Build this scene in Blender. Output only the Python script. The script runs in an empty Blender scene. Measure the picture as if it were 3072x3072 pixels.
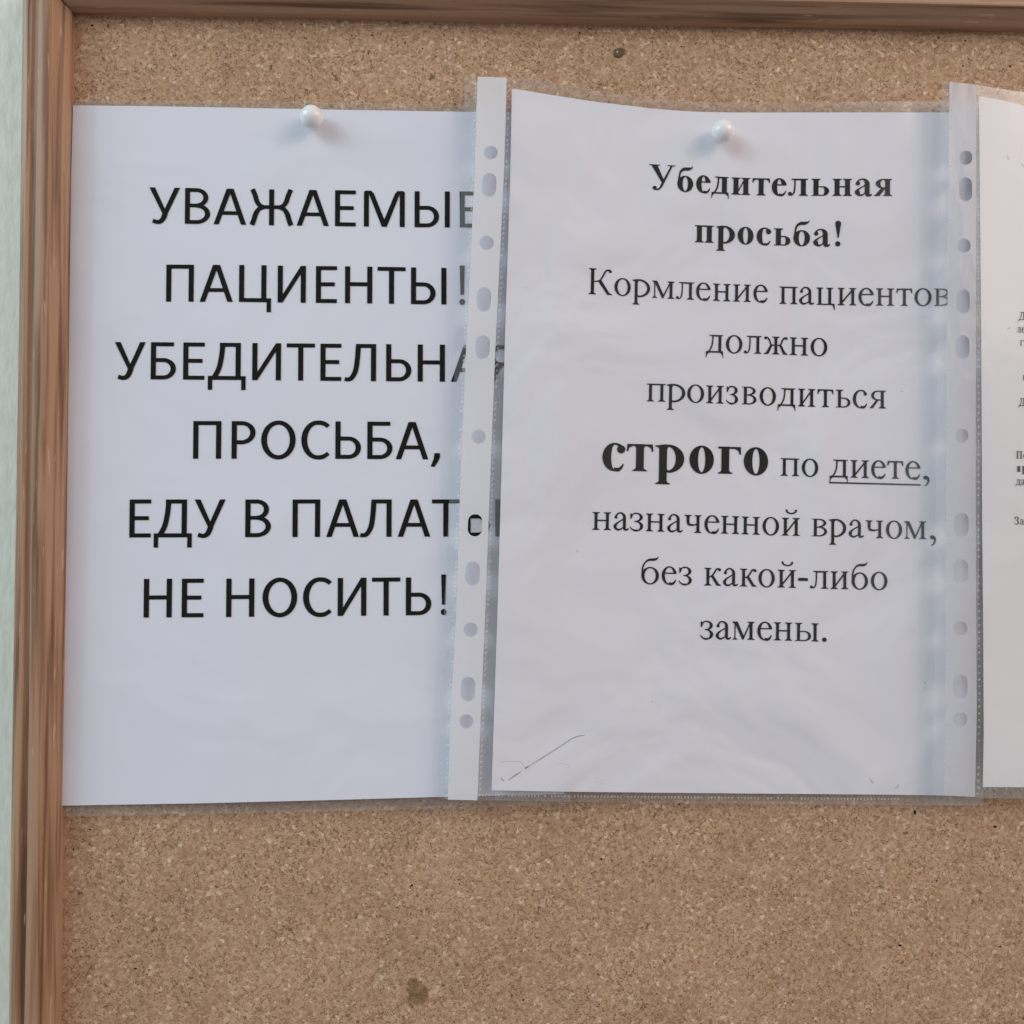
import bpy, math, random
from mathutils import Vector, geometry
random.seed(7)

# ------------------------------------------------------------------ camera, world, lamps
SC = bpy.context.scene
F_PX = 2770.0                       # focal length in photograph pixels (3072 wide)
DIST = 0.390                        # camera to board, metres
YAW, PITCH = math.radians(3.1), math.radians(1.05)
ORIGIN = Vector((0, 0, 1.5))
FWD = Vector((math.sin(YAW)*math.cos(PITCH), math.cos(YAW)*math.cos(PITCH), math.sin(PITCH)))
RGT = Vector((math.cos(YAW), -math.sin(YAW), 0))
UPV = RGT.cross(FWD)
CAM = ORIGIN - FWD*DIST
cd = bpy.data.cameras.new('camera')
cd.sensor_width = 36.0
cd.lens = 36.0*F_PX/3072.0
cd.clip_start = 0.01
cd.clip_end = 50
cam = bpy.data.objects.new('camera', cd)
SC.collection.objects.link(cam)
cam.location = CAM
cam.rotation_euler = FWD.to_track_quat('-Z', 'Y').to_euler()
SC.camera = cam

SC.view_settings.view_transform = 'Standard'
SC.view_settings.look = 'None'
SC.view_settings.exposure = 0.0
SC.view_settings.gamma = 1.0

W = bpy.data.worlds.new('World')
SC.world = W
W.use_nodes = True
W.node_tree.nodes['Background'].inputs[0].default_value = (0.97, 0.96, 0.99, 1)
W.node_tree.nodes['Background'].inputs[1].default_value = 0.315

def area(name, loc, size, size_y, power, col):
    l = bpy.data.lights.new(name, 'AREA')
    l.shape = 'RECTANGLE'; l.size = size; l.size_y = size_y
    l.energy = power; l.color = col
    o = bpy.data.objects.new(name, l)
    SC.collection.objects.link(o)
    o.location = loc
    o.rotation_euler = (ORIGIN - Vector(loc)).to_track_quat('-Z', 'Y').to_euler()
    return o
area('window_light_cool', (-1.62, -0.98, 2.50), 1.9, 1.2, 31, (0.63, 0.89, 1.0))
area('window_light_warm', (1.62, -0.98, 2.50), 1.9, 1.2, 26, (1.0, 0.79, 0.67))
area('ceiling_lamp_cool', (-1.40, -0.98, 2.42), 0.11, 0.07, 2.6, (0.85, 0.95, 1.0))
area('ceiling_lamp_warm', (1.40, -0.98, 2.42), 0.11, 0.07, 2.6, (1.0, 0.94, 0.90))

SC.cycles.use_denoising = True
SC.cycles.max_bounces = 10
SC.cycles.transparent_max_bounces = 24

# ------------------------------------------------------------------ geometry helpers
def P(px, py, d=0.0):
    """point of the board at photograph pixel (px, py), d millimetres in front of the cork"""
    r = FWD + RGT*((px-1536.0)/F_PX) - UPV*((py-1536.0)/F_PX)
    t = (-d*0.001 - CAM.y)/r.y
    return CAM + r*t

def lerp(a, b, t): return a + (b-a)*t
def interp(tab, x):
    if x <= tab[0][0]:
        a, b = tab[0], tab[1]
    elif x >= tab[-1][0]:
        a, b = tab[-2], tab[-1]
    else:
        for a, b in zip(tab, tab[1:]):
            if a[0] <= x <= b[0]: break
    return a[1] + (b[1]-a[1])*(x-a[0])/(b[0]-a[0])

def sst(a, b, x):
    t = max(0.0, min(1.0, (x-a)/(b-a)))
    return t*t*(3-2*t)

def D1(x, y):
    u = max(0, (x-190)/1500.0); v = max(0, (y-316)/2080.0)
    return 1.0 + 3.6*v**1.3*(0.35+0.65*min(1, u*3)) + 0.35*math.sin(x/260.0+1)*math.sin(y/330.0)*min(1, u*4) + 0.35
def D2(x, y):
    v = max(0, min(1.1, (y-268)/2100.0))
    w = 0.55*math.sin(x/210.0+y/520.0)*math.sin(y/300.0+0.6)*sst(1500, 1800, x)
    r = 1.3*sst(2450, 2930, x)*math.sin(math.pi*min(1, v))
    return 2.1 + 1.8*v + 4.9*math.exp(-((x-1440)/390.0)**2) + w*0.8 + r*0.6
def D3(x, y):
    v = max(0, min(1.1, (y-250)/2100.0))
    return 4.2 + 0.6*v + 5.0*math.exp(-((x-2885)/270.0)**2) + 0.35*math.sin(y/170.0)*sst(2930, 3010, x)

def new_obj(name, verts, faces, mat=None, parent=None, smooth=False, link=True):
    me = bpy.data.meshes.new(name)
    me.from_pydata([tuple(v) for v in verts], [], faces)
    me.update()
    if smooth:
        me.polygons.foreach_set('use_smooth', [True]*len(me.polygons))
    if mat: me.materials.append(mat)
    o = bpy.data.objects.new(name, me)
    SC.collection.objects.link(o)
    if parent:
        o.parent = parent
        o.matrix_parent_inverse = parent.matrix_world.inverted()
    return o

def empty(name, loc, label, cat, group=None):
    o = bpy.data.objects.new(name, None)
    o.empty_display_size = 0.01
    SC.collection.objects.link(o)
    o.location = loc
    bpy.context.view_layer.update()
    o['label'] = label; o['category'] = cat
    if group: o['group'] = group
    return o

def pip(x, y, poly):
    c = False; n = len(poly); j = n-1
    for i in range(n):
        xi, yi = poly[i]; xj, yj = poly[j]
        if (yi > y) != (yj > y) and x < (xj-xi)*(y-yi)/(yj-yi)+xi: c = not c
        j = i
    return c

def resample(poly, step):
    out = []
    n = len(poly)
    for i in range(n):
        a, b = poly[i], poly[(i+1) % n]
        k = max(1, int(math.hypot(b[0]-a[0], b[1]-a[1])/step))
        for q in range(k):
            out.append((lerp(a[0], b[0], q/k), lerp(a[1], b[1], q/k)))
    return out

def film_mesh(name, outline, dfun, mat, parent, step=30, holes=(), thick=0.0):
    """sheet material cut to an outline (with punched holes), lying on the height field dfun"""
    ol = resample(outline, step)
    pts = list(ol); edges = [(i, (i+1) % len(ol)) for i in range(len(ol))]
    for h in holes:
        b = len(pts); pts += h
        edges += [(b+i, b+(i+1) % len(h)) for i in range(len(h))]
    xs = [p[0] for p in ol]; ys = [p[1] for p in ol]
    y = min(ys)+step*0.5
    while y < max(ys):
        x = min(xs)+step*0.5
        while x < max(xs):
            jx, jy = x+0.01*random.random(), y+0.01*random.random()
            if pip(jx, jy, ol) and min((jx-q[0])**2+(jy-q[1])**2 for q in ol) > (0.45*step)**2 and all(min(math.hypot(jx-q[0], jy-q[1]) for q in h) > 5 and not pip(jx, jy, h) for h in holes):
                pts.append((jx, jy))
            x += step
        y += step
    r = geometry.delaunay_2d_cdt([Vector(p) for p in pts], edges, [], 0, 1e-4)
    vs, fs = r[0], r[2]
    faces = []
    for f in fs:
        cx = sum(vs[i][0] for i in f)/3; cy = sum(vs[i][1] for i in f)/3
        if pip(cx, cy, ol) and not any(pip(cx, cy, h) for h in holes):
            a, b, c = (vs[i] for i in f)
            ar = (b[0]-a[0])*(c[1]-a[1])-(b[1]-a[1])*(c[0]-a[0])
            lg = max(math.dist(a, b), math.dist(b, c), math.dist(a, c))
            if abs(ar)/lg < 1.0 and lg > 8: continue                      # needle at a straight edge
            faces.append(tuple(f) if ar < 0 else tuple(reversed(f)))   # front towards the room
    used = sorted({i for f in faces for i in f}); mp = {i: k for k, i in enumerate(used)}
    verts = [P(vs[i][0], vs[i][1], dfun(vs[i][0], vs[i][1])) for i in used]
    faces = [tuple(mp[i] for i in f) for f in faces]
    nf = len(faces)
    if thick > 0:                                   # a back layer and a rim of its own, so the faces keep clean normals
        nv = len(verts)
        back = [Vector((v.x, v.y+thick*0.001, v.z)) for v in verts]
        cnt = {}
        for f in faces:
            for a, b in ((f[0], f[1]), (f[1], f[2]), (f[2], f[0])):
                cnt[(a, b)] = 1
        rim = [e for e in cnt if (e[1], e[0]) not in cnt]
        fl = list(faces)
        faces = faces+[(f[2]+nv, f[1]+nv, f[0]+nv) for f in fl]
        allv = verts+back
        for a, b in rim:
            k = len(allv)
            allv += [verts[a], verts[b], back[b], back[a]]
            faces.append((k+1, k, k+3, k+2))
        verts = allv
    return new_obj(name, verts, faces, mat, parent, smooth=True)

# ------------------------------------------------------------------ materials
def mat_new(name):
    m = bpy.data.materials.new(name); m.use_nodes = True
    nt = m.node_tree
    for n in list(nt.nodes): nt.nodes.remove(n)
    out = nt.nodes.new('ShaderNodeOutputMaterial')
    return m, nt, out
class N:
    def __init__(s, nt): s.nt = nt; s.co = nt.nodes.new('ShaderNodeTexCoord').outputs['Object']
    def map(s, scale=(1, 1, 1), rot=(0, 0, 0), src=None):
        n = s.nt.nodes.new('ShaderNodeMapping'); n.inputs['Scale'].default_value = scale; n.inputs['Rotation'].default_value = rot
        s.nt.links.new(src or s.co, n.inputs[0]); return n.outputs[0]
    def noise(s, scale, detail=3, rough=0.5, src=None, dist=0.0, out='Fac'):
        n = s.nt.nodes.new('ShaderNodeTexNoise'); n.inputs['Scale'].default_value = scale
        n.inputs['Detail'].default_value = detail; n.inputs['Roughness'].default_value = rough; n.inputs['Distortion'].default_value = dist
        s.nt.links.new(src or s.co, n.inputs['Vector']); return n.outputs[out]
    def voro(s, scale, feature='F1', src=None, out='Distance', rnd=1.0):
        n = s.nt.nodes.new('ShaderNodeTexVoronoi'); n.feature = feature; n.inputs['Scale'].default_value = scale
        n.inputs['Randomness'].default_value = rnd
        s.nt.links.new(src or s.co, n.inputs['Vector']); return n.outputs[out]
    def ramp(s, fac, stops, interp='LINEAR'):
        n = s.nt.nodes.new('ShaderNodeValToRGB'); n.color_ramp.interpolation = interp
        cr = n.color_ramp
        while len(cr.elements) < len(stops): cr.elements.new(0.5)
        for e, (p, c) in zip(cr.elements, stops):
            e.position = p; e.color = (c[0], c[1], c[2], 1) if isinstance(c, tuple) else (c, c, c, 1)
        s.nt.links.new(fac, n.inputs[0]); return n.outputs[0]
    def mix(s, fac, a, b, mode='MIX'):
        n = s.nt.nodes.new('ShaderNodeMix'); n.data_type = 'RGBA'; n.blend_type = mode
        for sock, v in ((n.inputs[0], fac), (n.inputs[6], a), (n.inputs[7], b)):
            if hasattr(v, 'links'): s.nt.links.new(v, sock)
            elif isinstance(v, tuple): sock.default_value = (v[0], v[1], v[2], 1)
            else: sock.default_value = v
        return n.outputs[2]
    def math(s, op, a, b=0.0):
        n = s.nt.nodes.new('ShaderNodeMath'); n.operation = op
        for sock, v in ((n.inputs[0], a), (n.inputs[1], b)):
            if hasattr(v, 'links'): s.nt.links.new(v, sock)
            else: sock.default_value = v
        return n.outputs[0]
    def bump(s, h, strength, dist, normal=None):
        n = s.nt.nodes.new('ShaderNodeBump'); n.inputs['Strength'].default_value = strength; n.inputs['Distance'].default_value = dist
        s.nt.links.new(h, n.inputs['Height'])
        if normal: s.nt.links.new(normal, n.inputs['Normal'])
        return n.outputs[0]
    def bsdf(s, col, rough, normal=None, spec=0.4):
        n = s.nt.nodes.new('ShaderNodeBsdfPrincipled')
        if hasattr(col, 'links'): s.nt.links.new(col, n.inputs['Base Color'])
        else: n.inputs['Base Color'].default_value = (*col, 1)
        if hasattr(rough, 'links'): s.nt.links.new(rough, n.inputs['Roughness'])
        else: n.inputs['Roughness'].default_value = rough
        n.inputs['Specular IOR Level'].default_value = spec
        if normal: s.nt.links.new(normal, n.inputs['Normal'])
        return n

def m_cork():
    m, nt, out = mat_new('cork_granules'); n = N(nt)
    wob = n.nt.nodes.new('ShaderNodeVectorMath'); wob.operation = 'MULTIPLY_ADD'
    nt.links.new(n.noise(420, 2, out='Color'), wob.inputs[0]); wob.inputs[1].default_value = (0.0011,)*3
    nt.links.new(n.co, wob.inputs[2]); w = wob.outputs[0]
    cell = n.voro(690, src=w, out='Color')
    sep = nt.nodes.new('ShaderNodeSeparateColor'); nt.links.new(cell, sep.inputs[0])
    c = n.ramp(sep.outputs[0], [(0.0, (0.455, 0.262, 0.164)), (0.3, (0.545, 0.332, 0.216)), (0.78, (0.61, 0.382, 0.256)), (0.955, (0.68, 0.448, 0.312)), (1.0, (0.80, 0.59, 0.44))])
    fine = n.noise(1500, 3, 0.6, src=w)
    c = n.mix(n.ramp(fine, [(0.3, 0.0), (0.7, 1.0)]), n.mix(1.0, c, (0.78, 0.76, 0.74), 'MULTIPLY'), c)
    big = n.noise(24, 4, 0.65)
    c = n.mix(n.ramp(big, [(0.36, 0.0), (0.66, 1.0)]), c, n.mix(1.0, c, (0.86, 0.845, 0.82), 'MULTIPLY'))
    hue = n.noise(160, 2, 0.5)
    c = n.mix(n.ramp(hue, [(0.35, 0.0), (0.65, 1.0)]), c, n.mix(1.0, c, (0.99, 1.02, 0.95), 'MULTIPLY'))
    # pits between granules
    edge = n.voro(690, 'DISTANCE_TO_EDGE', src=w)
    pitmask = n.ramp(n.noise(620, 2, 0.6, src=n.map((1, 1, 0.8), (0, 0.6, 0))), [(0.50, 0.0), (0.60, 1.0)])
    pit = n.math('MULTIPLY', n.ramp(edge, [(0.0, 1.0), (0.13, 0.0)]), pitmask)
    speck = n.ramp(n.noise(900, 1, 0.5, src=n.map((1, 1, 1), (0.3, 0.9, 0))), [(0.655, 0.0), (0.70, 1.0)])
    dark = n.math('MULTIPLY', n.math('MAXIMUM', pit, speck), n.ramp(n.noise(70, 2, 0.5), [(0.35, 0.45), (0.62, 1.0)]))
    dark = n.math('MAXIMUM', dark, n.ramp(n.noise(420, 1, 0.4, src=n.map((1, 1, 1), (0.1, 0.5, 0.2))), [(0.735, 0.0), (0.765, 1.0)]))
    c = n.mix(n.math('MULTIPLY', dark, 0.74), c, (0.12, 0.068, 0.035))
    # old glue soaked into the granules: a few soft discs with a ragged edge
    wv = nt.nodes.new('ShaderNodeVectorMath'); wv.operation = 'MULTIPLY_ADD'
    nt.links.new(n.noise(330, 4, 0.6, out='Color'), wv.inputs[0]); wv.inputs[1].default_value = (0.0055, 0.0, 0.0055); nt.links.new(n.co, wv.inputs[2])
    mask = None
    for px, py, rr in ((1236, 2946, 16), (1248, 2974, 27), (1262, 2984, 26), (1240, 3006, 17)):
        q = P(px, py, 0)
        ds = nt.nodes.new('ShaderNodeVectorMath'); ds.operation = 'DISTANCE'; nt.links.new(wv.outputs[0], ds.inputs[0]); ds.inputs[1].default_value = (q.x+0.00275, 0.0, q.z+0.00275)
        mk = n.ramp(n.math('DIVIDE', ds.outputs['Value'], rr*0.000141*2), [(0.44, 1.0), (0.56, 0.0)])
        mask = mk if mask is None else n.math('MAXIMUM', mask, mk)
    c = n.mix(n.math('MULTIPLY', mask, 0.95), c, n.mix(1.0, c, (0.55, 0.52, 0.42), 'MULTIPLY'))
    h = n.math('ADD', n.math('MULTIPLY', sep.outputs[1], 0.45), n.math('MULTIPLY', fine, 0.5))
    h = n.math('SUBTRACT', h, n.math('MULTIPLY', dark, 1.0))
    b = n.bsdf(c, 0.85, n.bump(h, 0.7, 0.0004), 0.2)
    nt.links.new(b.outputs[0], out.inputs[0]); return m

def m_wood(name, axis):
    m, nt, out = mat_new(name); n = N(nt)
    lon, = (7.0,)
    sc = (1, 1, 0.028) if axis == 'Z' else (0.028, 1, 1)
    g = n.noise(330, 3, 0.5, src=n.map(sc), dist=0.25)
    g2 = n.noise(1500, 3, 0.65, src=n.map((1, 1, 0.02) if axis == 'Z' else (0.02, 1, 1)))
    c = n.ramp(g, [(0.34, (0.150, 0.076, 0.040)), (0.43, (0.285, 0.158, 0.092)), (0.51, (0.385, 0.226, 0.139)), (0.80, (0.440, 0.268, 0.170))])
    c = n.mix(n.ramp(g2, [(0.3, 0.22), (0.6, 0.0)]), c, n.mix(1.0, c, (0.68, 0.64, 0.60), 'MULTIPLY'))
    # short pale flecks of the raised grain
    fl = n.ramp(n.noise(900, 1, 0.5, src=n.map((1, 1, 0.09) if axis == 'Z' else (0.09, 1, 1))), [(0.70, 0.0), (0.76, 0.55)])
    c = n.mix(fl, c, (0.60, 0.43, 0.34))
    b = n.bsdf(c, 0.42, n.bump(n.math('ADD', g2, g), 0.25, 0.0002), 0.35)
    nt.links.new(b.outputs[0], out.inputs[0]); return m

def m_wall():
    m, nt, out = mat_new('green_wallpaper'); n = N(nt)
    a = n.noise(300, 5, 0.6, src=n.map((1, 1, 0.35)))
    c = n.ramp(a, [(0.3, (0.69, 0.70, 0.59)), (0.55, (0.78, 0.775, 0.67)), (0.75, (0.84, 0.83, 0.73))])
    b = n.bsdf(c, 0.7, n.bump(a, 0.5, 0.0008), 0.3)
    nt.links.new(b.outputs[0], out.inputs[0]); return m

def m_paper(name, col, rel=0.006):
    m, nt, out = mat_new(name); n = N(nt)
    a = n.noise(2500, 3, 0.6); b_ = n.noise(14, 2, 0.5)
    c = n.mix(n.math('MULTIPLY', a, 0.12), col, tuple(v*0.86 for v in col))
    c = n.mix(n.ramp(b_, [(0.35, 0.0), (0.65, 1.0)]), c, n.mix(1.0, c, (1.0, 0.985, 1.0), 'MULTIPLY'))
    s = n.bsdf(c, 0.8, n.bump(n.math('ADD', n.noise(13, 3, 0.45, dist=0.6), n.math('MULTIPLY', a, 0.006)), 0.5, rel), 0.2)
    nt.links.new(s.outputs[0], out.inputs[0]); return m

def m_ink(name, col):
    m, nt, out = mat_new(name); n = N(nt)
    a = n.noise(2600, 2, 0.7)
    c = n.ramp(a, [(0.4, col), (0.85, tuple(v*1.7+0.003 for v in col))])
    s = n.bsdf(c, 0.7, None, 0.05)
    nt.links.new(s.outputs[0], out.inputs[0]); return m

def m_film(name, lo, hi, col=(0.84, 0.85, 0.86), rough=0.22, bscale=26, bstr=0.35, tint=(0.985, 0.985, 0.985), gloss=0.8, trans=0.35, grad=None):
    m, nt, out = mat_new(name); n = N(nt)
    h = n.noise(bscale, 3, 0.5, src=n.map((1, 1, 0.45)), dist=0.4)
    fac = n.ramp(n.noise(11, 3, 0.55), [(0.35, lo), (0.68, hi)])
    if grad:                                       # reflection painted in: haze rises to the right and fades the print
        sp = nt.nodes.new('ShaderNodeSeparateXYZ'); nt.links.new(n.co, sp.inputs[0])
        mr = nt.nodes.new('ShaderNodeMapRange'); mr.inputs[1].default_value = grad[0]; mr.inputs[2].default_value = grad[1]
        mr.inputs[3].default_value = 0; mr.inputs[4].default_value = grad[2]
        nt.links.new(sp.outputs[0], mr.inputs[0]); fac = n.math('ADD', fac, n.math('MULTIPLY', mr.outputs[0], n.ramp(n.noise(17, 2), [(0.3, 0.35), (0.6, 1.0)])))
    nrm = n.bump(h, bstr, 0.004)
    s = n.bsdf(col, rough, nrm, 0.5)
    t = nt.nodes.new('ShaderNodeBsdfTransparent'); t.inputs[0].default_value = (*tint, 1)
    tr = nt.nodes.new('ShaderNodeBsdfTranslucent'); tr.inputs[0].default_value = (*col, 1)
    dm = nt.nodes.new('ShaderNodeMixShader'); dm.inputs[0].default_value = trans
    nt.links.new(s.outputs[0], dm.inputs[1]); nt.links.new(tr.outputs[0], dm.inputs[2])
    mx = nt.nodes.new('ShaderNodeMixShader')
    nt.links.new(fac, mx.inputs[0]); nt.links.new(t.outputs[0], mx.inputs[1]); nt.links.new(dm.outputs[0], mx.inputs[2])
    g = nt.nodes.new('ShaderNodeBsdfGlossy'); g.inputs['Roughness'].default_value = 0.16; nt.links.new(nrm, g.inputs['Normal'])
    ge = nt.nodes.new('ShaderNodeNewGeometry'); dp = nt.nodes.new('ShaderNodeVectorMath'); dp.operation = 'DOT_PRODUCT'
    nt.links.new(nrm, dp.inputs[0]); nt.links.new(ge.outputs['Incoming'], dp.inputs[1])
    fc = n.math('SUBTRACT', 1.0, n.math('ABSOLUTE', dp.outputs['Value']))     # thin sheet: same reflectance from both sides
    fres = n.math('ADD', n.math('MULTIPLY', n.math('POWER', fc, 5.0), 0.92), 0.045)
    m2 = nt.nodes.new('ShaderNodeMixShader')
    nt.links.new(n.math('MULTIPLY', fres, gloss), m2.inputs[0]); nt.links.new(mx.outputs[0], m2.inputs[1]); nt.links.new(g.outputs[0], m2.inputs[2])
    nt.links.new(m2.outputs[0], out.inputs[0]); return m

def m_plain(name, col, rough, spec=0.5, alpha=1.0):
    m, nt, out = mat_new(name); n = N(nt)
    a = n.noise(900, 2, 0.5)
    s = n.bsdf(n.mix(n.math('MULTIPLY', a, 0.15), col, tuple(v*0.8 for v in col)), rough, None, spec)
    if alpha < 1: s.inputs['Alpha'].default_value = alpha
    nt.links.new(s.outputs[0], out.inputs[0]); return m

CORK = m_cork(); WOODV = m_wood('stained_wood_upright', 'Z'); WOODH = m_wood('stained_wood_rail', 'X'); WALL = m_wall()
PAPER1 = m_paper('office_paper', (0.735, 0.73, 0.795)); PAPER2 = m_paper('office_paper_warm', (0.755, 0.732, 0.775), 0.014); PAPER3 = m_paper('office_paper_grey', (0.775, 0.76, 0.765))
INK1 = m_ink('toner_black', (0.0035, 0.004, 0.0015)); INK2 = m_ink('toner_soft_black', (0.007, 0.008, 0.006))
FILM1 = m_film('pocket_film_clear', 0.004, 0.012, bstr=0.15, gloss=0.3)
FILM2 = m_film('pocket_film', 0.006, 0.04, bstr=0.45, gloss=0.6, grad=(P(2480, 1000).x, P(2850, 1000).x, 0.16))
FILM3 = m_film('pocket_film_creased', 0.08, 0.20, bscale=34, bstr=0.3, rough=0.3, gloss=0.7)
EDGEF = m_film('film_margin', 0.11, 0.19, col=(0.80, 0.84, 0.84), bstr=0.2, gloss=0.5, trans=0.45)
STRIP = m_film('punched_strip_white', 0.93, 0.985, col=(0.90, 0.88, 0.90), rough=0.4, bscale=90, bstr=0.12, gloss=0.5, trans=0.42)
STRIP3 = m_film('punched_strip_grey', 0.66, 0.88, col=(0.87, 0.86, 0.885), rough=0.35, bscale=90, bstr=0.2, gloss=0.5, trans=0.65)
WELD = m_plain('weld_plastic', (0.86, 0.88, 0.92), 0.15, 0.8, 0.26)
PINM = m_plain('white_plastic', (0.82, 0.80, 0.79), 0.16, 0.45)
STEEL = m_plain('steel', (0.6, 0.6, 0.6), 0.3, 0.8); STEEL.node_tree.nodes['Principled BSDF'].inputs['Metallic'].default_value = 1
STAIN2 = m_plain('dark_glue', (0.13, 0.10, 0.055), 0.6, 0.25, 0.75)
HOLE = m_plain('hole_dark', (0.035, 0.02, 0.011), 0.95, 0.1)
PEN = m_plain('pen_line', (0.16, 0.17, 0.25), 0.7, 0.2, 0.75)
PENF = m_plain('pen_line_faint', (0.40, 0.41, 0.48), 0.7, 0.2, 0.38)

# ------------------------------------------------------------------ wall and cork board
def quad(x0, z0, x1, z1, y): return [(x0, y, z0), (x1, y, z0), (x1, y, z1), (x0, y, z1)]
wall = new_obj('wall', quad(-1.2, 0.5, 1.6, 2.6, 0.010), [(0, 1, 2, 3)], WALL)
wall['kind'] = 'structure'

LIP = 4.6
ci = P(211.5, 28.5, LIP); cb = P(166, 3520, LIP); cr = P(3560, 90.5, LIP)
corner = Vector((ci.x, ci.z)); bot = Vector((cb.x, cb.z)); rig = Vector((cr.x, cr.z))
board = empty('cork_board', (0.02, 0.0, bot.y), 'brown cork notice board in a reddish wooden frame on the green wall', 'notice board')
cork_x0, cork_x1 = corner.x-0.012, rig.x
cork_z0, cork_z1 = bot.y, corner.y+0.010
v = quad(cork_x0, cork_z0, cork_x1, cork_z1, 0.0)+quad(cork_x0, cork_z0, cork_x1, cork_z1, 0.0095)
new_obj('cork_panel', v, [(0, 1, 2, 3), (7, 6, 5, 4), (0, 4, 5, 1), (1, 5, 6, 2), (2, 6, 7, 3), (3, 7, 4, 0)], CORK, board)

PROFILE = [(0, -0.4), (0, 3.9), (0.15, 4.6), (0.8, 5.9), (1.7, 7.2), (2.7, 8.7), (3.5, 10.0), (4.1, 11.0), (4.3, 11.2), (4.45, 12.3), (4.7, 12.75), (5.4, 12.9), (7.4, 13.0),
           (8.9, 12.9), (9.3, 12.6), (9.45, 11.7), (9.9, 11.2), (11.0, 11.1), (11.7, 11.3), (11.95, 12.0), (12.4, 12.45), (13.2, 12.5), (14.0, 12.3), (14.8, 11.9), (15.8, 10.9), (16.7, 9.6), (17.3, 7.5), (17.4, -9.6), (0.9, -9.6)]
def rail(name, far, outn, other, mat, gap):
    t = (far-corner).normalized()
    n_seg = 26
    verts = []
    L = (far-corner).length
    for k in range(n_seg+1):
        f = k/n_seg
        for s, d in PROFILE:
            s_ = max(s, 0)*0.001
            start = corner + (outn+other)*s_ + t*(gap*0.001)
            end = corner + outn*s_ + t*L
            p = start.lerp(end, f)
            wv = 0.00016*math.sin(f*9+s*0.5)
            p = p + outn*wv
            verts.append((p.x, -d*0.001, p.y))
    m = len(PROFILE); faces = []
    for k in range(n_seg):
        for i in range(m):
            j = (i+1) % m
            faces.append((k*m+i, k*m+j, (k+1)*m+j, (k+1)*m+i))
    faces.append(tuple(range(m))); faces.append(tuple(n_seg*m+i for i in reversed(range(m))))
    o = new_obj(name, verts, faces, mat, board)
    import bmesh
    bm = bmesh.new(); bm.from_mesh(o.data); bmesh.ops.recalc_face_normals(bm, faces=bm.faces); bm.to_mesh(o.data); bm.free()
    return o
tv = (bot-corner).normalized(); th = (rig-corner).normalized()
rail('frame_upright', bot, -th, -tv, WOODV, 0.22)
rail('frame_top_rail', rig, -tv, -th, WOODH, 0.10)

def blob(name, pts, d, mat, parent, label=None, t=0.25):
    """low rounded lump traced round pts, real thickness t"""
    n = len(pts)
    cx = sum(p[0] for p in pts)/n; cy = sum(p[1] for p in pts)/n
    rings = [(1.0, 0.0), (0.93, 0.7), (0.55, 1.0)]
    verts = []; faces = []
    for s, h in rings:
        verts += [P(cx+(p[0]-cx)*s, cy+(p[1]-cy)*s, d+h*t) for p in pts]
    verts.append(P(cx, cy, d+t))
    for r in range(2):
        for i in range(n):
            j = (i+1) % n
            faces.append((r*n+i, r*n+j, (r+1)*n+j, (r+1)*n+i))
    for i in range(n): faces.append((2*n+i, 2*n+(i+1) % n, 3*n))
    o = new_obj(name, verts, faces, mat, parent, smooth=True)
    if label: o['label'] = label
    return o
def rough_ring(pts, k=3, amp=2.5):
    out = []
    for i in range(len(pts)):
        a, b = pts[i], pts[(i+1) % len(pts)]
        for q in range(k):
            out.append((lerp(a[0], b[0], q/k)+random.uniform(-amp, amp), lerp(a[1], b[1], q/k)+random.uniform(-amp, amp)))
    return out
blob('glue_stain', rough_ring([(1842, 150), (1852, 146), (1860, 143), (1876, 148), (1874, 160), (1864, 172), (1848, 174), (1840, 164)], 2, 1.5), 0.02, STAIN2, board, 'small dark glue scab near the top rail', 0.5)
blob('glue_stain', rough_ring([(1849, 154), (1854, 152), (1856, 158), (1850, 160)], 1, 0.5), 0.45, m_plain('pale_fleck', (0.45, 0.38, 0.28), 0.5), board, 'pale fleck on the dark scab', 0.2)
for (hx, hy, hw, hh) in [(277, 76, 4, 3.5), (324, 79, 2.2, 6), (1116, 106, 4.5, 3), (1268, 146, 3, 2.5), (1193, 137, 3, 2.5), (1105, 160, 3.5, 3), (1739, 99, 3, 4), (2816, 113, 4, 3), (2896, 122, 3, 3), (3031, 198, 3, 4),
                         (2889, 198, 3, 3), (2045, 140, 3.5, 3), (1770, 2864, 3.5, 3.2), (1803, 2577, 4, 3.4), (2131, 3012, 3, 2.6), (406, 2906, 5.5, 3), (2745, 2437, 4.5, 7), (2700, 2836, 7, 3.5), (2810, 2642, 3.2, 3.2),
                         (2037, 2412, 3.2, 2.6), (1570, 3000, 3.5, 3.5), (1378, 2652, 3, 3), (270, 2489, 4, 1.8), (221, 2548, 3, 3), (2985, 2480, 6, 4), (3000, 2840, 5, 3), (1236, 2656, 4, 4), (1232, 440+2600-380, 2, 3)]:
    ring = [(hx+hw*math.cos(a)*random.uniform(0.7, 1.2), hy+hh*math.sin(a)*random.uniform(0.7, 1.2)) for a in [i*math.tau/9 for i in range(9)]]
    blob('pin_hole', ring, 0.015, HOLE, board, None, 0.02)

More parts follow.
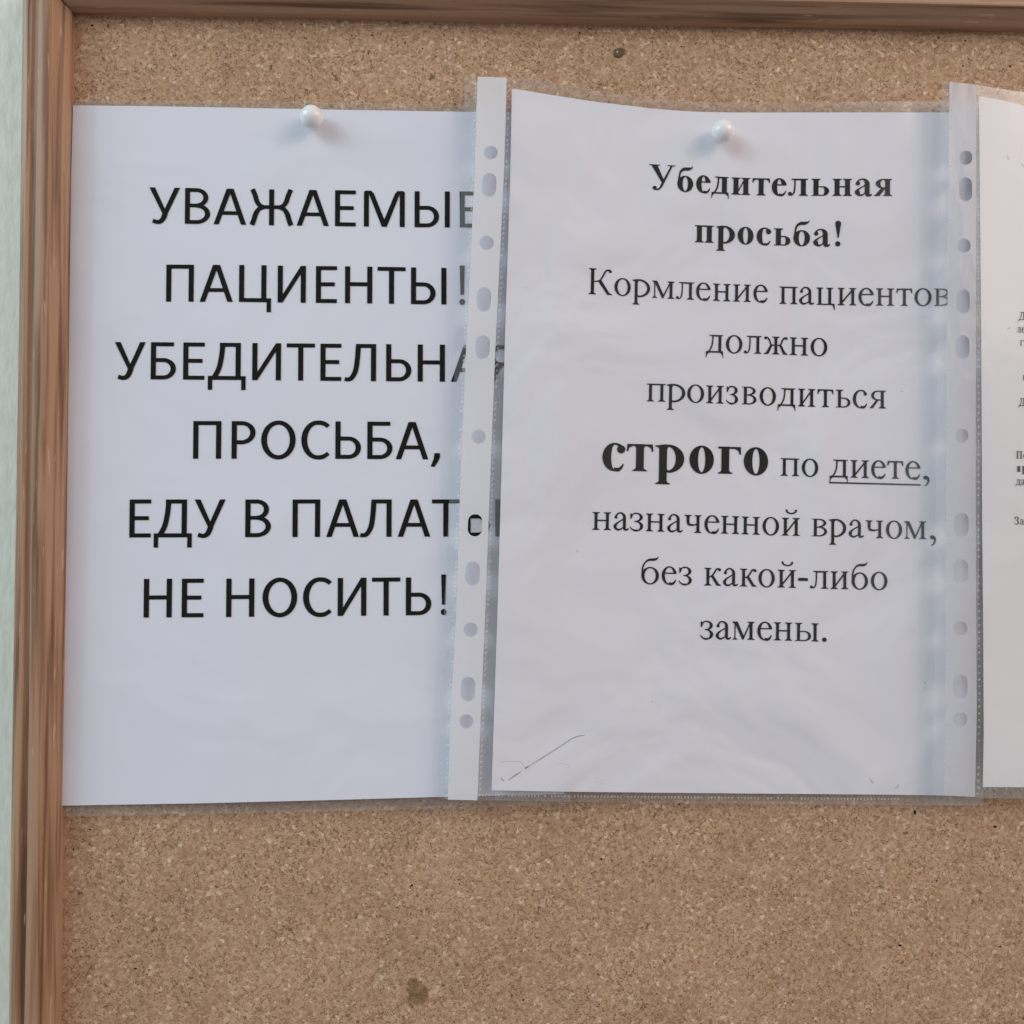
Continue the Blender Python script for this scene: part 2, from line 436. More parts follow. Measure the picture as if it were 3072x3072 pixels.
# ------------------------------------------------------------------ lettering
class Glyphs:
    """collects small polygons in a letter's own units"""
    def __init__(s): s.polys = []
    def poly(s, *pts): s.polys.append(list(pts))
    def rect(s, x0, y0, x1, y1):
        n = max(1, int(abs(x1-x0)/0.7)); 
        for k in range(n):
            a = lerp(x0, x1, k/n); b = lerp(x0, x1, (k+1)/n)
            s.poly((a, y0), (b, y0), (b, y1), (a, y1))
    def rs(s, cx, cy, rx, ry, sx, sy, a0, a1, n=None):
        """sector of a ring with contrast: thick sx at the sides, thin sy at top and bottom"""
        n = n or max(4, int(abs(a1-a0)/11))
        for k in range(n):
            q = []
            for a, inner in ((k, 0), (k+1, 0), (k+1, 1), (k, 1)):
                t = math.radians(lerp(a0, a1, a/n))
                q.append((cx+(rx-(sx if inner else 0))*math.cos(t), cy+(ry-(sy if inner else 0))*math.sin(t)))
            s.poly(*q)
    def stroke(s, pts, ws, n=5):
        c = []
        P_ = [pts[0]]+list(pts)+[pts[-1]]; W_ = [ws[0]]+list(ws)+[ws[-1]]
        for i in range(1, len(P_)-2):
            for k in range(n):
                t = k/n
                f = lambda a, b, c_, d: 0.5*(2*b+(c_-a)*t+(2*a-5*b+4*c_-d)*t*t+(3*b-a-3*c_+d)*t**3)
                c.append((f(*[P_[i+j][0] for j in (-1, 0, 1, 2)]), f(*[P_[i+j][1] for j in (-1, 0, 1, 2)]), lerp(W_[i], W_[i+1], t)))
        c.append((*pts[-1], ws[-1]))
        L = []
        for i, (x, y, w) in enumerate(c):
            a = c[max(0, i-1)]; b = c[min(len(c)-1, i+1)]
            dx, dy = b[0]-a[0], b[1]-a[1]; l = math.hypot(dx, dy) or 1
            nx, ny = -dy/l*w/2, dx/l*w/2
            L.append(((x+nx, y+ny), (x-nx, y-ny)))
        for a, b in zip(L, L[1:]): s.poly(a[0], b[0], b[1], a[1])
    def ball(s, x, y, r, ry=None):
        ry = ry or r
        s.poly(*[(x+r*math.cos(i*math.tau/12), y+ry*math.sin(i*math.tau/12)) for i in range(12)])

# ---- humanist sans capitals, cap height 1, width w; V upright stem, B horizontal bar
V, B = 0.137, 0.106
def sans(ch, w):
    g = Glyphs()
    if ch == 'П':
        g.rect(0, 0, V, 1-B); g.rect(w-V, 0, w, 1-B); g.rect(0, 1-B, w, 1)
    elif ch == 'Н':
        g.rect(0, 0, V, 1); g.rect(w-V, 0, w, 1); g.rect(V, 0.465, w-V, 0.465+B)
    elif ch == 'Е':
        g.rect(0, 0, V, 1); g.rect(V, 0, w, B); g.rect(V, 1-B, w, 1); g.rect(V, 0.455, w*0.90, 0.455+B)
    elif ch == 'Т':
        g.rect(0, 1-B, w, 1); g.rect(w/2-V/2, 0, w/2+V/2, 1-B)
    elif ch == 'И':
        g.rect(0, 0, V, 1); g.rect(w-V, 0, w, 1)
        g.poly((V*0.85, 0.0), (V, 0.21), (w-V, 1.0), (w-V*0.9, 1.0), (w-V, 0.79), (V*1.0, 0.0))
        g.poly((V, 0), (V, 0.22), (w-V, 1), (w-V, 0.78))
        g.polys.pop(-2)
    elif ch == 'Ц':
        t = w-0.13
        g.rect(0, B, V, 1); g.rect(t-V, B, t, 1); g.rect(0, 0, w, B) if False else g.rect(0, 0, t, B)
        g.rect(t, 0, w, B); g.rect(w-0.118, -0.27, w, 0)
    elif ch == 'А':
        a = 0.5*w; q = 0.155
        g.poly((0, 0), (q-0.01, 0), (a+0.005, 0.86), (a+0.005, 1), (a-0.095, 1))
        g.poly((w, 0), (a+0.095, 1), (a+0.005, 1), (a+0.005, 0.86), (w-q+0.01, 0))
        g.rect(0.25*w, 0.27, 0.75*w, 0.27+B*0.95)
    elif ch == 'М':
        g.rect(0, 0, V, 0.93); g.rect(w-V, 0, w, 0.93)
        g.poly((0.0, 0.93), (V, 0.93), (V+0.11, 0.93), (0.21, 1), (0.05, 1), (0.0, 0.97))
        g.poly((w, 0.93), (w-V, 0.93), (w-V-0.11, 0.93), (w-0.21, 1), (w-0.05, 1), (w, 0.97))
        m = w/2
        g.poly((V*0.9, 0.95), (V+0.125, 0.95), (m, 0.20), (m, 0), (m-0.07, 0))
        g.poly((w-V*0.9, 0.95), (m+0.07, 0), (m, 0), (m, 0.20), (w-V-0.125, 0.95))
    elif ch in 'ЬЫ':
        bw = w if ch == 'Ь' else w*0.695
        g.rect(0, 0, V, 1)
        h = 0.595; k = bw*0.52
        g.rect(V, 0, k, B); g.rect(V, h-B, k, h)
        g.rs(k, h/2, bw-k, h/2, V*1.04, B, -90, 90)
        if ch == 'Ы': g.rect(w-V, 0, w, 1)
    elif ch == 'Б':
        g.rect(0, 0, V, 1); g.rect(V, 1-B, w*0.91, 1)
        h = 0.575; k = w*0.50
        g.rect(V, 0, k, B); g.rect(V, h-B, k, h); g.rs(k, h/2, w-k, h/2, V*1.04, B, -90, 90)
    elif ch == 'В':
        g.rect(0, 0, V, 1)
        k = w*0.45
        g.rect(V, 0, k, B); g.rect(V, 0.465, k, 0.465+B*0.93); g.rect(V, 1-B, k, 1)
        g.rs(k, 0.2825, w-k, 0.2825, V*1.04, B, -90, 90); g.rs(k, 0.7325, w*0.92-k, 0.2675, V, B, -90, 90)
    elif ch == 'Р':
        g.rect(0, 0, V, 1); k = w*0.42
        g.rect(V, 1-B, k, 1); g.rect(V, 0.385, k, 0.385+B); g.rs(k, 0.6925, w-k, 0.3075, V*1.04, B, -90, 90)
    elif ch == 'Я':
        g.rect(w-V, 0, w, 1); k = w*0.44
        g.rect(k, 1-B, w-V, 1); g.rect(k, 0.43, w-V, 0.43+B); g.rs(k, 0.715, k-0.05, 0.285, V, B, 90, 270)
        g.stroke([(w*0.50, 0.46), (w*0.36, 0.38), (w*0.20, 0.12), (w*0.11, 0.0)], [0.12, 0.14, 0.145, 0.145])
    elif ch == 'О':
        g.rs(w/2, 0.5, w/2, 0.52, V*1.12, B*1.06, 0, 360, 36)
    elif ch == 'С':
        rx = w*0.585
        g.rs(rx, 0.5, rx, 0.52, V*1.15, B*1.06, 90, 270, 20)
        g.stroke([(rx-0.01, 1.02-B*0.53), (rx+0.12, 0.955), (w*0.9, 0.905), (w*0.972, 0.855)], [B*1.06, B*1.1, 0.115, 0.11], 4)
        g.stroke([(rx-0.01, -0.02+B*0.53), (rx+0.12, 0.045), (w*0.9, 0.10), (w*0.975, 0.15)], [B*1.06, B*1.1, 0.11, 0.10], 4)
    elif ch == 'У':
        g.poly((0, 1), (0.155, 1), (w*0.535, 0.36), (w*0.455, 0.24))
        g.poly((w, 1), (w-0.15, 1), (w*0.43, 0.26), (w*0.60, 0.26))
        g.stroke([(w*0.53, 0.285), (w*0.455, 0.125), (w*0.37, 0.055), (w*0.27, 0.035), (w*0.12, 0.068)], [0.15, 0.14, 0.125, 0.11, 0.115])
    elif ch == 'Л' or ch == 'Д':
        if ch == 'Л':
            x1 = w; xr = w-V
            g.rect(xr, 0, x1, 1-B); g.rect(w*0.355, 1-B, w, 1)
            g.stroke([(w*0.43, 0.93), (w*0.405, 0.62), (w*0.345, 0.28), (w*0.22, 0.085), (w*0.10, 0.04), (0.0, 0.055)], [V, V, V, 0.125, 0.105, 0.11])
        else:
            x1 = w*0.865; xr = x1-V
            g.rect(xr, B, x1, 1-B); g.rect(w*0.31, 1-B, x1, 1)
            g.rect(0, 0, w, B); g.rect(0, -0.27, 0.118, 0); g.rect(w-0.118, -0.27, w, 0)
            g.stroke([(w*0.385, 0.93), (w*0.355, 0.62), (w*0.285, 0.30), (w*0.17, 0.07)], [V, V, V, V])
    elif ch == 'Ж':
        m = w/2
        g.rect(m-V/2, 0, m+V/2, 1)
        for s_ in (-1, 1):
            g.rect(min(m+s_*V/2, m+s_*w*0.22), 0.455, max(m+s_*V/2, m+s_*w*0.22), 0.455+B*0.95)
            g.stroke([(m+s_*w*0.17, 0.505), (m+s_*w*0.27, 0.545), (m+s_*w*0.34, 0.66), (m+s_*w*0.385, 0.83), (m+s_*w*0.445, 1.0)], [0.10, 0.12, 0.135, 0.135, 0.13])
            g.stroke([(m+s_*w*0.17, 0.50), (m+s_*w*0.28, 0.455), (m+s_*w*0.36, 0.33), (m+s_*w*0.405, 0.16), (m+s_*w*0.455, 0.0)], [0.10, 0.12, 0.14, 0.14, 0.14])
    elif ch == '!':
        g.poly((0.01, 1.07), (w-0.01, 1.07), (w-0.03, 0.27), (0.03, 0.27)); g.ball(w/2, 0.075, w/2*1.02, 0.085)
    elif ch == ',':
        g.poly((w*0.40, 0.17), (w*0.98, 0.17), (w*0.98, 0.06), (w*0.80, -0.05), (w*0.40, -0.20), (0, -0.19), (w*0.33, 0.02))
    return g.polys

# ---- bookish serif letters, x-height 1
def serif(ch, w, bold):
    g = Glyphs()
    S = 0.288 if bold else 0.162
    H = 0.066 if bold else 0.068          # hairline
    T = 0.050 if bold else 0.048          # serif slab
    O = 0.125 if bold else 0.125          # serif overhang
    K = 0.07
    if w < 0.75: O *= 0.8
    def foot(x, y=0.0, l=O, r=O, s=S):
        g.poly((x-l, y), (x+s+r, y), (x+s+r, y+T*0.75), (x+s+r*0.35, y+T*1.3), (x+s, y+T+K), (x, y+T+K), (x-l*0.35, y+T*1.3), (x-l, y+T*0.75))
    def head(x, y=1.0, l=O, r=O, s=S):
        g.poly((x-l, y), (x-l, y-T*0.75), (x-l*0.35, y-T*1.3), (x, y-T-K), (x+s, y-T-K), (x+s+r*0.35, y-T*1.3), (x+s+r, y-T*0.75), (x+s+r, y))
    def stem(x, y0=0.0, y1=1.0, f=True, h=True, s=S):
        a = y0+(T+K if f else 0); b = y1-(T+K if h else 0)
        g.rect(x, a, x+s, b)
        if f: foot(x, y0, s=s)
        if h: head(x, y1, s=s)
    xr = w-O-S
    if ch in 'пП':
        stem(O, h=False); stem(xr, h=False)
        g.rect(0.0, 1-T*1.15, w, 1); g.rect(O, 1-T*1.6, w-O, 1-T*1.1)
    elif ch == 'н':
        stem(O); stem(xr); g.rect(O+S, 0.50, xr, 0.50+H*1.1)
    elif ch in 'ий':
        stem(O); stem(xr)
        g.poly((O+S-0.03, 0.12), (xr+0.03, 0.99), (xr+0.03, 0.865), (O+S-0.03, 0.0))if False else g.poly((O+S-0.04, 0.08), (O+S-0.04, 0.22), (xr+0.04, 0.93), (xr+0.04, 0.79))
        if ch == 'й':
            a, b = w*0.20, w*0.84; c = (a+b)/2; y = 1.20
            g.stroke([(a+0.06, y+0.23), (a+0.11, y+0.12), (c, y+0.045), (b-0.11, y+0.12), (b-0.06, y+0.23)], [0.10, 0.09, 0.075, 0.09, 0.10])
            g.ball(a+0.065, y+0.22, 0.062); g.ball(b-0.065, y+0.22, 0.062)
    elif ch == 'ц':
        xr = w-O-S-0.10
        stem(O, f=False); stem(xr, f=False)
        g.rect(O, 0, xr+S, H); g.poly((O-O*0.9, 0), (O, 0), (O, 0.07), (O-O*0.9, T*0.6))
        g.poly((xr+S-0.03, 0), (xr+S-0.03, H+0.02), (w-0.03, H), (w, -0.28), (w-0.05, -0.28), (w-0.11, -0.09), (w-0.17, 0.0))
    elif ch == 'т':
        m = w/2-S/2
        stem(m, h=False); g.rect(0.02, 1-H*1.1, w-0.02, 1)
        tp = 0.27
        g.poly((0.02, 1), (0.17 if not bold else 0.24, 1-H), (0.09, 1-H*2.2), (0.055, 1-tp), (0.0, 1-tp))
        g.poly((w-0.02, 1), (w, 1-tp), (w-0.055, 1-tp), (w-0.09, 1-H*2.2), (w-(0.17 if not bold else 0.24), 1-H))
        g.poly((m-0.05, 1-H), (m+S+0.05, 1-H), (m+S, 1-H*2.2), (m, 1-H*2.2))
    elif ch == 'г':
        stem(O, h=False); g.rect(0, 1-H*1.1, w-0.03, 1)
        g.poly((w-0.04, 1), (w-0.24, 1-H), (w-0.10, 1-H*2.2), (w-0.055, 1-0.28), (w, 1-0.28), (w-0.01, 1))
    elif ch == 'л':
        stem(xr, h=False); g.rect(w*0.17, 1-T*1.2, w, 1); g.rect(w*0.28, 1-T*1.8, xr+S, 1-T)
        t = 0.075 if not bold else 0.085
        g.stroke([(w*0.35, 0.96), (w*0.345, 0.55), (w*0.31, 0.22), (w*0.22, 0.06), (w*0.12, 0.03)], [t, t, t, t*0.9, t*0.8])
        r = 0.085 if not bold else 0.12
        g.ball(r, 0.085 if not bold else 0.11, r)
    elif ch in 'дД':
        xr = w-S-0.12
        g.rect(xr, H, xr+S, 1-T); g.rect(w*0.20, 1-T*1.1, w-0.02, 1); g.rect(w*0.34, 1-T*1.8, xr+S, 1-T)
        t = 0.08 if not bold else 0.09
        g.stroke([(w*0.40, 0.96), (w*0.385, 0.62), (w*0.32, 0.32), (w*0.17, 0.05)], [t, t, t, t])
        g.rect(0.02, 0, w-0.02, H*1.3)
        g.poly((0.0, -0.28), (0.035, -0.28), (0.06, -0.13), (0.19, 0.0), (0.02, 0.06))
        g.poly((w, -0.28), (w-0.035, -0.28), (w-0.06, -0.13), (w-0.19, 0.0), (w-0.02, 0.06))
    elif ch == 'м':
        s2 = 0.062
        g.rect(O*0.9, T, O*0.9+s2, 0.93); foot(O*0.9, l=O*0.9, r=O*0.9, s=s2)
        g.poly((0, 1), (0, 1-T*0.8), (O*0.8, 1-T*2.5), (O*1.0, 1-T*3), (O+0.18, 1))
        m = w*0.47
        g.poly((O*0.75, 1), (O*0.75+S*1.15, 1), (m+S*0.42, 0.16), (m+0.03, 0), (m-0.035, 0))
        g.poly((m+0.035, 0), (m-0.01, 0.10), (xr+0.03, 1.0), (xr+0.10, 1.0))
        stem(xr); 
    elif ch in 'кК':
        h = 1.0 if ch == 'к' else 1.50
        s_ = S if ch == 'к' else S*1.12
        g.rect(O, T, O+s_, h-T); foot(O, s=s_); head(O, h, s=s_)
        y = h*0.505
        g.stroke([(O+s_-0.02, y-0.02), (w*0.46, y+0.06), (w*0.60, y+h*0.22), (w*0.70, h*0.90), (w*0.80, h*0.955), (w*0.90, h*0.93)], [0.055, 0.075, 0.09, 0.09, 0.09, 0.12])
        g.ball(w*0.905, h*0.905, 0.085 if not bold else 0.12)
        g.poly((w*0.40, y), (w*0.53, y+0.09), (w*0.90, T*1.3), (w*0.90-S*1.12, T*1.0))
        g.poly((w*0.90-S*1.15, T*1.1), (w*0.90-S*0.9, 0), (w, 0), (w, T*0.75), (w*0.90-0.01, T*2.2))
    elif ch == 'ж':
        m = w/2-S/2
        stem(m)
        for s_ in (-1, 1):
            c = w/2
            g.stroke([(c+s_*S*0.4, 0.50), (c+s_*w*0.20, 0.56), (c+s_*w*0.27, 0.78), (c+s_*w*0.35, 0.93), (c+s_*w*0.44, 0.93)], [0.055, 0.075, 0.09, 0.085, 0.12])
            g.ball(c+s_*w*0.435, 0.915, 0.08)
            q = [(c+s_*w*0.14, 0.51), (c+s_*w*0.22, 0.57), (c+s_*w*0.43, T), (c+s_*(w*0.43-S*1.1), T)]
            g.poly(*q)
            q = [(c+s_*(w*0.43-S*1.15), T*1.1), (c+s_*(w*0.43-S*0.95), 0), (c+s_*w*0.5, 0), (c+s_*w*0.5, T*0.75), (c+s_*(w*0.43), T*2)]
            g.poly(*q)
    elif ch == 'ч':
        stem(xr); head(O)
        g.rect(O, 0.62, O+S, 1-T)
        g.stroke([(O+S/2, 0.64), (O+S*0.62, 0.52), (O+S*1.1, 0.455), (w*0.55, 0.44), (xr+0.02, 0.50)], [S, S*0.9, 0.13, 0.085, 0.06])
    elif ch in 'ьыЪ':
        bw = w if ch == 'ь' else w*0.68
        if ch == 'ы':
            stem(xr)
        h = 0.56; x0 = O
        g.rect(x0, 0, x0+S, 1-T); head(x0); g.rect(0.0, 0, x0+0.01, T*0.8)
        k = max(x0+S+0.02, bw-0.36)
        g.rect(x0+S, 0, k, H*0.9); g.rect(x0+S, h-H*0.9, k, h)
        g.rs(k, h/2, bw-k, h/2, S*0.95, H*0.95, -90, 90)
    elif ch == 'в':
        x0 = O
        g.rect(x0, 0, x0+S, 1); g.rect(0, 0, x0+0.01, T*0.8); g.rect(0, 1-T*0.8, x0+0.01, 1)
        k = w*0.50
        g.rect(x0+S, 0, k, H*0.9); g.rect(x0+S, 0.50, k, 0.50+H*0.9); g.rect(x0+S, 1-H*0.9, k, 1)
        g.rs(k, 0.28, w-k, 0.28, S*0.98, H, -90, 90); g.rs(k, 0.765, w*0.94-k, 0.235, S*0.95, H, -90, 90)
    elif ch == 'о':
        g.rs(w/2, 0.5, w/2, 0.525, S*1.10, H*0.95, 0, 360, 36)
    elif ch == 'с':
        rx = w*0.56
        g.rs(rx, 0.5, rx, 0.525, S*1.12, H*1.0, 80, 285, 22)
        g.stroke([(rx-0.02, 0.995), (rx+w*0.16, 0.965), (w*0.83, 0.86), (w*0.86, 0.76)], [H, H*1.2, 0.12 if not bold else 0.2, 0.14 if not bold else 0.22])
        g.ball(w*0.86, 0.79, 0.095 if not bold else 0.155)
        g.stroke([(rx-0.02, -0.02+H*1.1), (w*0.74, 0.035), (w*0.88, 0.12), (w*0.975, 0.255)], [H*2.0, H*2.1, H*1.4, 0.035])
    elif ch == 'е':
        rx = w*0.52
        g.rs(rx, 0.5, rx, 0.525, S*1.08, H*1.0, 0 if False else 12, 285, 28)
        g.rect(S*0.8, 0.60, w-0.03, 0.60+H*0.95)
        g.stroke([(rx-0.02, -0.02+H*1.1), (w*0.72, 0.035), (w*0.88, 0.13), (w*0.98, 0.285)], [H*2.1, H*2.2, H*1.4, 0.035])
    elif ch == 'а':
        a = w*0.50; xs_ = w*0.60-(0.03 if bold else 0)
        g.rect(xs_, 0.16, xs_+S, 0.74)
        g.rs(xs_+S-0.33*(1 if not bold else 1.25), 0.72, 0.33*(1 if not bold else 1.25), 0.305, S, H*1.2, 0, 90, 7)
        g.stroke([(xs_+S-0.33, 0.995), (w*0.28, 0.95), (w*0.16, 0.82), (w*0.15, 0.73)], [H, H*1.2, 0.10, 0.14 if not bold else 0.2])
        g.ball(w*0.145+(0.0 if not bold else 0.03), 0.735, 0.085 if not bold else 0.13)
        g.stroke([(xs_+0.03, 0.635), (w*0.38, 0.50), (w*0.17, 0.36), (0.07+S*0.25, 0.24)], [0.06, 0.07, 0.11, S*0.9])
        g.rs(S*0.5+0.20, 0.22, S*0.5+0.20, 0.24, S*1.0, 0.10, 150, 285, 10)
        g.stroke([(S*0.5+0.22, 0.045), (w*0.46, 0.07), (xs_+0.04, 0.19)], [0.10, 0.08, 0.05])
        g.stroke([(xs_+S*0.5, 0.2), (xs_+S*0.62, 0.07), (xs_+S+0.07, 0.045), (w-0.02, 0.13)], [S, S*0.85, 0.10, 0.035])
    elif ch in 'зЗ':
        g.rs(w*0.50, 0.26, w*0.48, 0.285, S*1.05, H, -70, 90, 14)
        g.rs(w*0.48, 0.765, w*0.46, 0.255, S*1.0, H, -90, 110, 14)
        g.rect(w*0.33, 0.505, w*0.52, 0.505+H*0.8)
        g.stroke([(w*0.60, 0.025), (w*0.36, 0.02), (w*0.14, 0.10), (0.01, 0.23)], [H*1.6, H*1.5, H, 0.04])
        g.stroke([(w*0.44, 1.0), (w*0.26, 0.95), (w*0.10, 0.80), (0.055, 0.66)], [H, H, 0.05, 0.045])
        g.poly((0.02, 0.98), (0.06, 0.98), (0.17, 0.88), (0.08, 0.66), (0.03, 0.66))
    elif ch == 'я':
        stem(xr); k = w*0.50
        g.rect(k, 1-H*0.9, xr+0.01, 1); g.rect(k, 0.44, xr+0.01, 0.44+H*0.9)
        g.rs(k, 0.72, k-0.09, 0.28, S*0.95, H, 90, 270)
        g.poly((w*0.40, 0.47), (w*0.40+S*0.9, 0.47), (S*1.0+0.06, T), (0.055, T))
        g.poly((0, 0), (0, T*0.8), (0.06, T*1.6), (S+0.07, T*1.4), (S+0.05, 0))
    elif ch == 'р':
        x0 = O+0.02
        g.rect(x0, -0.45+T, x0+S, 0.93); foot(x0, -0.455)
        g.poly((0.0, 0.93), (0.0, 0.97), (x0+S*0.2, 1.0), (x0+S, 1.035), (x0+S, 0.86), (x0, 0.84), (x0-0.03, 0.905))
        k = x0+S+0.05+(0.02 if not bold else 0)
        rx = w-k
        g.rs(k, 0.5, rx, 0.525, S*1.08, H*1.4, -90, 90, 18)
        g.stroke([(k+0.01, 0.98), (k-0.05, 0.94), (x0+S-0.02, 0.82)], [H*1.4, H*1.2, 0.05])
        g.stroke([(k+0.01, 0.02), (k-0.04, 0.035), (x0+S-0.02, 0.12)], [H*1.3, H*1.0, 0.05])
    elif ch == 'б':
        g.rs(w*0.5, 0.47, w*0.5, 0.495, S*1.08, H, 0, 360, 32)
        g.stroke([(0.055 if not bold else 0.1, 0.55), (0.075 if not bold else 0.12, 0.95), (w*0.22, 1.22), (w*0.42, 1.36), (w*0.68, 1.375)], [0.10 if not bold else 0.18, 0.085, 0.08 if not bold else 0.13, 0.12 if not bold else 0.18, 0.14 if not bold else 0.20])
        g.poly((w*0.66, 1.305 if not bold else 1.275), (w*0.80, 1.33), (w*0.91, 1.41), (w*0.98, 1.55), (w*0.93, 1.55), (w*0.86, 1.475), (w*0.66, 1.445 if not bold else 1.475))
    elif ch == 'У':
        h = 1.5
        g.poly((0.12, h-0.03), (0.12+S*1.25, h-0.03), (w*0.60, 0.52), (w*0.50, 0.44))
        g.poly((w*0.83, h-0.03), (w*0.90, h-0.03), (w*0.50, 0.18), (w*0.44, 0.30))
        g.stroke([(w*0.50, 0.30), (w*0.42, 0.12), (w*0.33, 0.04), (w*0.22, 0.06)], [0.12, 0.10, 0.08, 0.08])
        g.ball(w*0.225, 0.125, 0.12)
        g.rect(0, h-T, 0.12+S*1.25+0.16, h); g.rect(w*0.70, h-T, w, h)
    elif ch == '!':
        g.poly((w*0.5, 0.47), (w*0.42, 0.50), (0.02, 1.32), (0.03, 1.43), (w*0.5, 1.52), (w-0.03, 1.43), (w-0.02, 1.32), (w*0.58, 0.50)); g.ball(w*0.45, 0.145, 0.155)
    elif ch == '.':
        g.ball(w/2, 0.11, w/2)
    elif ch == ',':
        r = w*0.42
        g.ball(r, 0.10, r, 0.115)
        g.stroke([(w*0.74, 0.12), (w*0.86, -0.05), (w*0.66, -0.26), (w*0.20, -0.38)], [0.12, 0.12, 0.08, 0.035])
    elif ch == '-':
        g.rect(0, 0, w, 0.165)
    return g.polys

def text_line(name, letters, base, unit, lean, style, dfun, mat, parent, label=None, extra=None, scales=None):
    """letters: (char, left, right) in photograph pixels; base: table x -> baseline; unit: table x -> cap or x-height"""
    verts = []; faces = []; k = 0
    for it in letters:
        ch, x0, x1 = it[:3]
        xm = (x0+x1)/2
        u = interp(unit, xm) if isinstance(unit, list) else unit
        sh = interp(lean, xm)
        w = (x1-x0)/u
        polys = sans(ch, w) if style == 'sans' else serif(ch, w, style == 'bold')
        uy = u*(it[3] if len(it) > 3 else 1.0)
        for p in polys:
            k += 1
            b0 = len(verts)
            ar = 0.0
            for i in range(len(p)):
                a, b = p[i], p[(i+1) % len(p)]; ar += a[0]*b[1]-b[0]*a[1]
            if ar < 0: p = list(reversed(p))
            tri = geometry.tessellate_polygon([[Vector((q[0], q[1], 0)) for q in p]])
            for q in p:
                gx = x0+q[0]*u; y = interp(base, gx)-q[1]*uy
                gx2 = gx - sh*q[1]*u
                verts.append(P(gx2, y, dfun(gx2, y)+0.20+(k % 7)*0.003))
            for t in tri:
                a, b, c = p[t[0]], p[t[1]], p[t[2]]
                ar = (b[0]-a[0])*(c[1]-a[1])-(b[1]-a[1])*(c[0]-a[0])
                if abs(ar) < 1e-9: continue
                faces.append((b0+t[0], b0+t[1], b0+t[2]) if ar > 0 else (b0+t[0], b0+t[2], b0+t[1]))
    if extra:
        for quadpts in extra:
            b0 = len(verts)
            verts += [P(x, y, dfun(x, y)+0.225) for x, y in quadpts]
            faces.append(tuple(range(b0, b0+len(quadpts))))
    o = new_obj(name, verts, faces, mat, parent)
    if label: o['label'] = label
    return o

def capsule(cx, cy, w, h, lean=0.0):
    """punched hole outline, upright oblong or round"""
    r = w/2.0; s = max(0.0, h/2.0-r); out = []
    n = 9
    for i in range(n+1):
        a = math.pi*i/n
        out.append((cx+r*math.cos(a)+lean*(-s), cy-s-r*math.sin(a)))
    for i in range(n+1):
        a = math.pi+math.pi*i/n
        out.append((cx+r*math.cos(a)+lean*s, cy+s-r*math.sin(a)))
    if s == 0: out.pop(n+1); out.pop()
    return out

def seam(name, path, dfun, parent, pitch, length, width, tilt=0.35, rise=0.55, vertical=True, skip=0.12):
    """row of small heat-weld marks along a path: list of (x, y)"""
    verts = []; faces = []
    tot = 0; segs = []
    for a, b in zip(path, path[1:]):
        l = math.hypot(b[0]-a[0], b[1]-a[1]); segs.append((tot, tot+l, a, b)); tot += l
    s = pitch/2
    while s < tot:
        for t0, t1, a, b in segs:
            if t0 <= s <= t1:
                f = (s-t0)/(t1-t0); x = lerp(a[0], b[0], f); y = lerp(a[1], b[1], f); break
        s += pitch*random.uniform(0.94, 1.06)
        if random.random() < skip: continue
        L = length*random.uniform(0.7, 1.15); wd = width*random.uniform(0.7, 1.1)
        dx, dy = (tilt, 1.0) if vertical else (1.0, 0.15)
        l = math.hypot(dx, dy); dx /= l; dy /= l
        dx = -dx if vertical else dx
        b0 = len(verts)
        d = dfun(x, y)
        for (u, v_, h) in ((-0.5, 0, 0), (-0.25, 0.5, 0), (0.25, 0.5, 0), (0.5, 0, 0), (0.25, -0.5, 0), (-0.25, -0.5, 0), (-0.2, 0, 1), (0.2, 0, 1)):
            X = x+dx*u*L-dy*v_*wd; Y = y+dy*u*L+dx*v_*wd
            verts.append(P(X, Y, d+h*rise))
        for f in ((0, 1, 6), (1, 2, 7, 6), (2, 3, 7), (3, 4, 7), (4, 5, 6, 7), (5, 0, 6)): faces.append(tuple(b0+i for i in f))
    o = new_obj(name, verts, faces, WELD, parent, smooth=True)
    o['kind'] = 'stuff'
    return o

def poly_off(path, dx): return [(x+dx, y) for x, y in path]
def on_path(path, ys): return [(interp([(p[1], p[0]) for p in path], y), y) for y in ys]

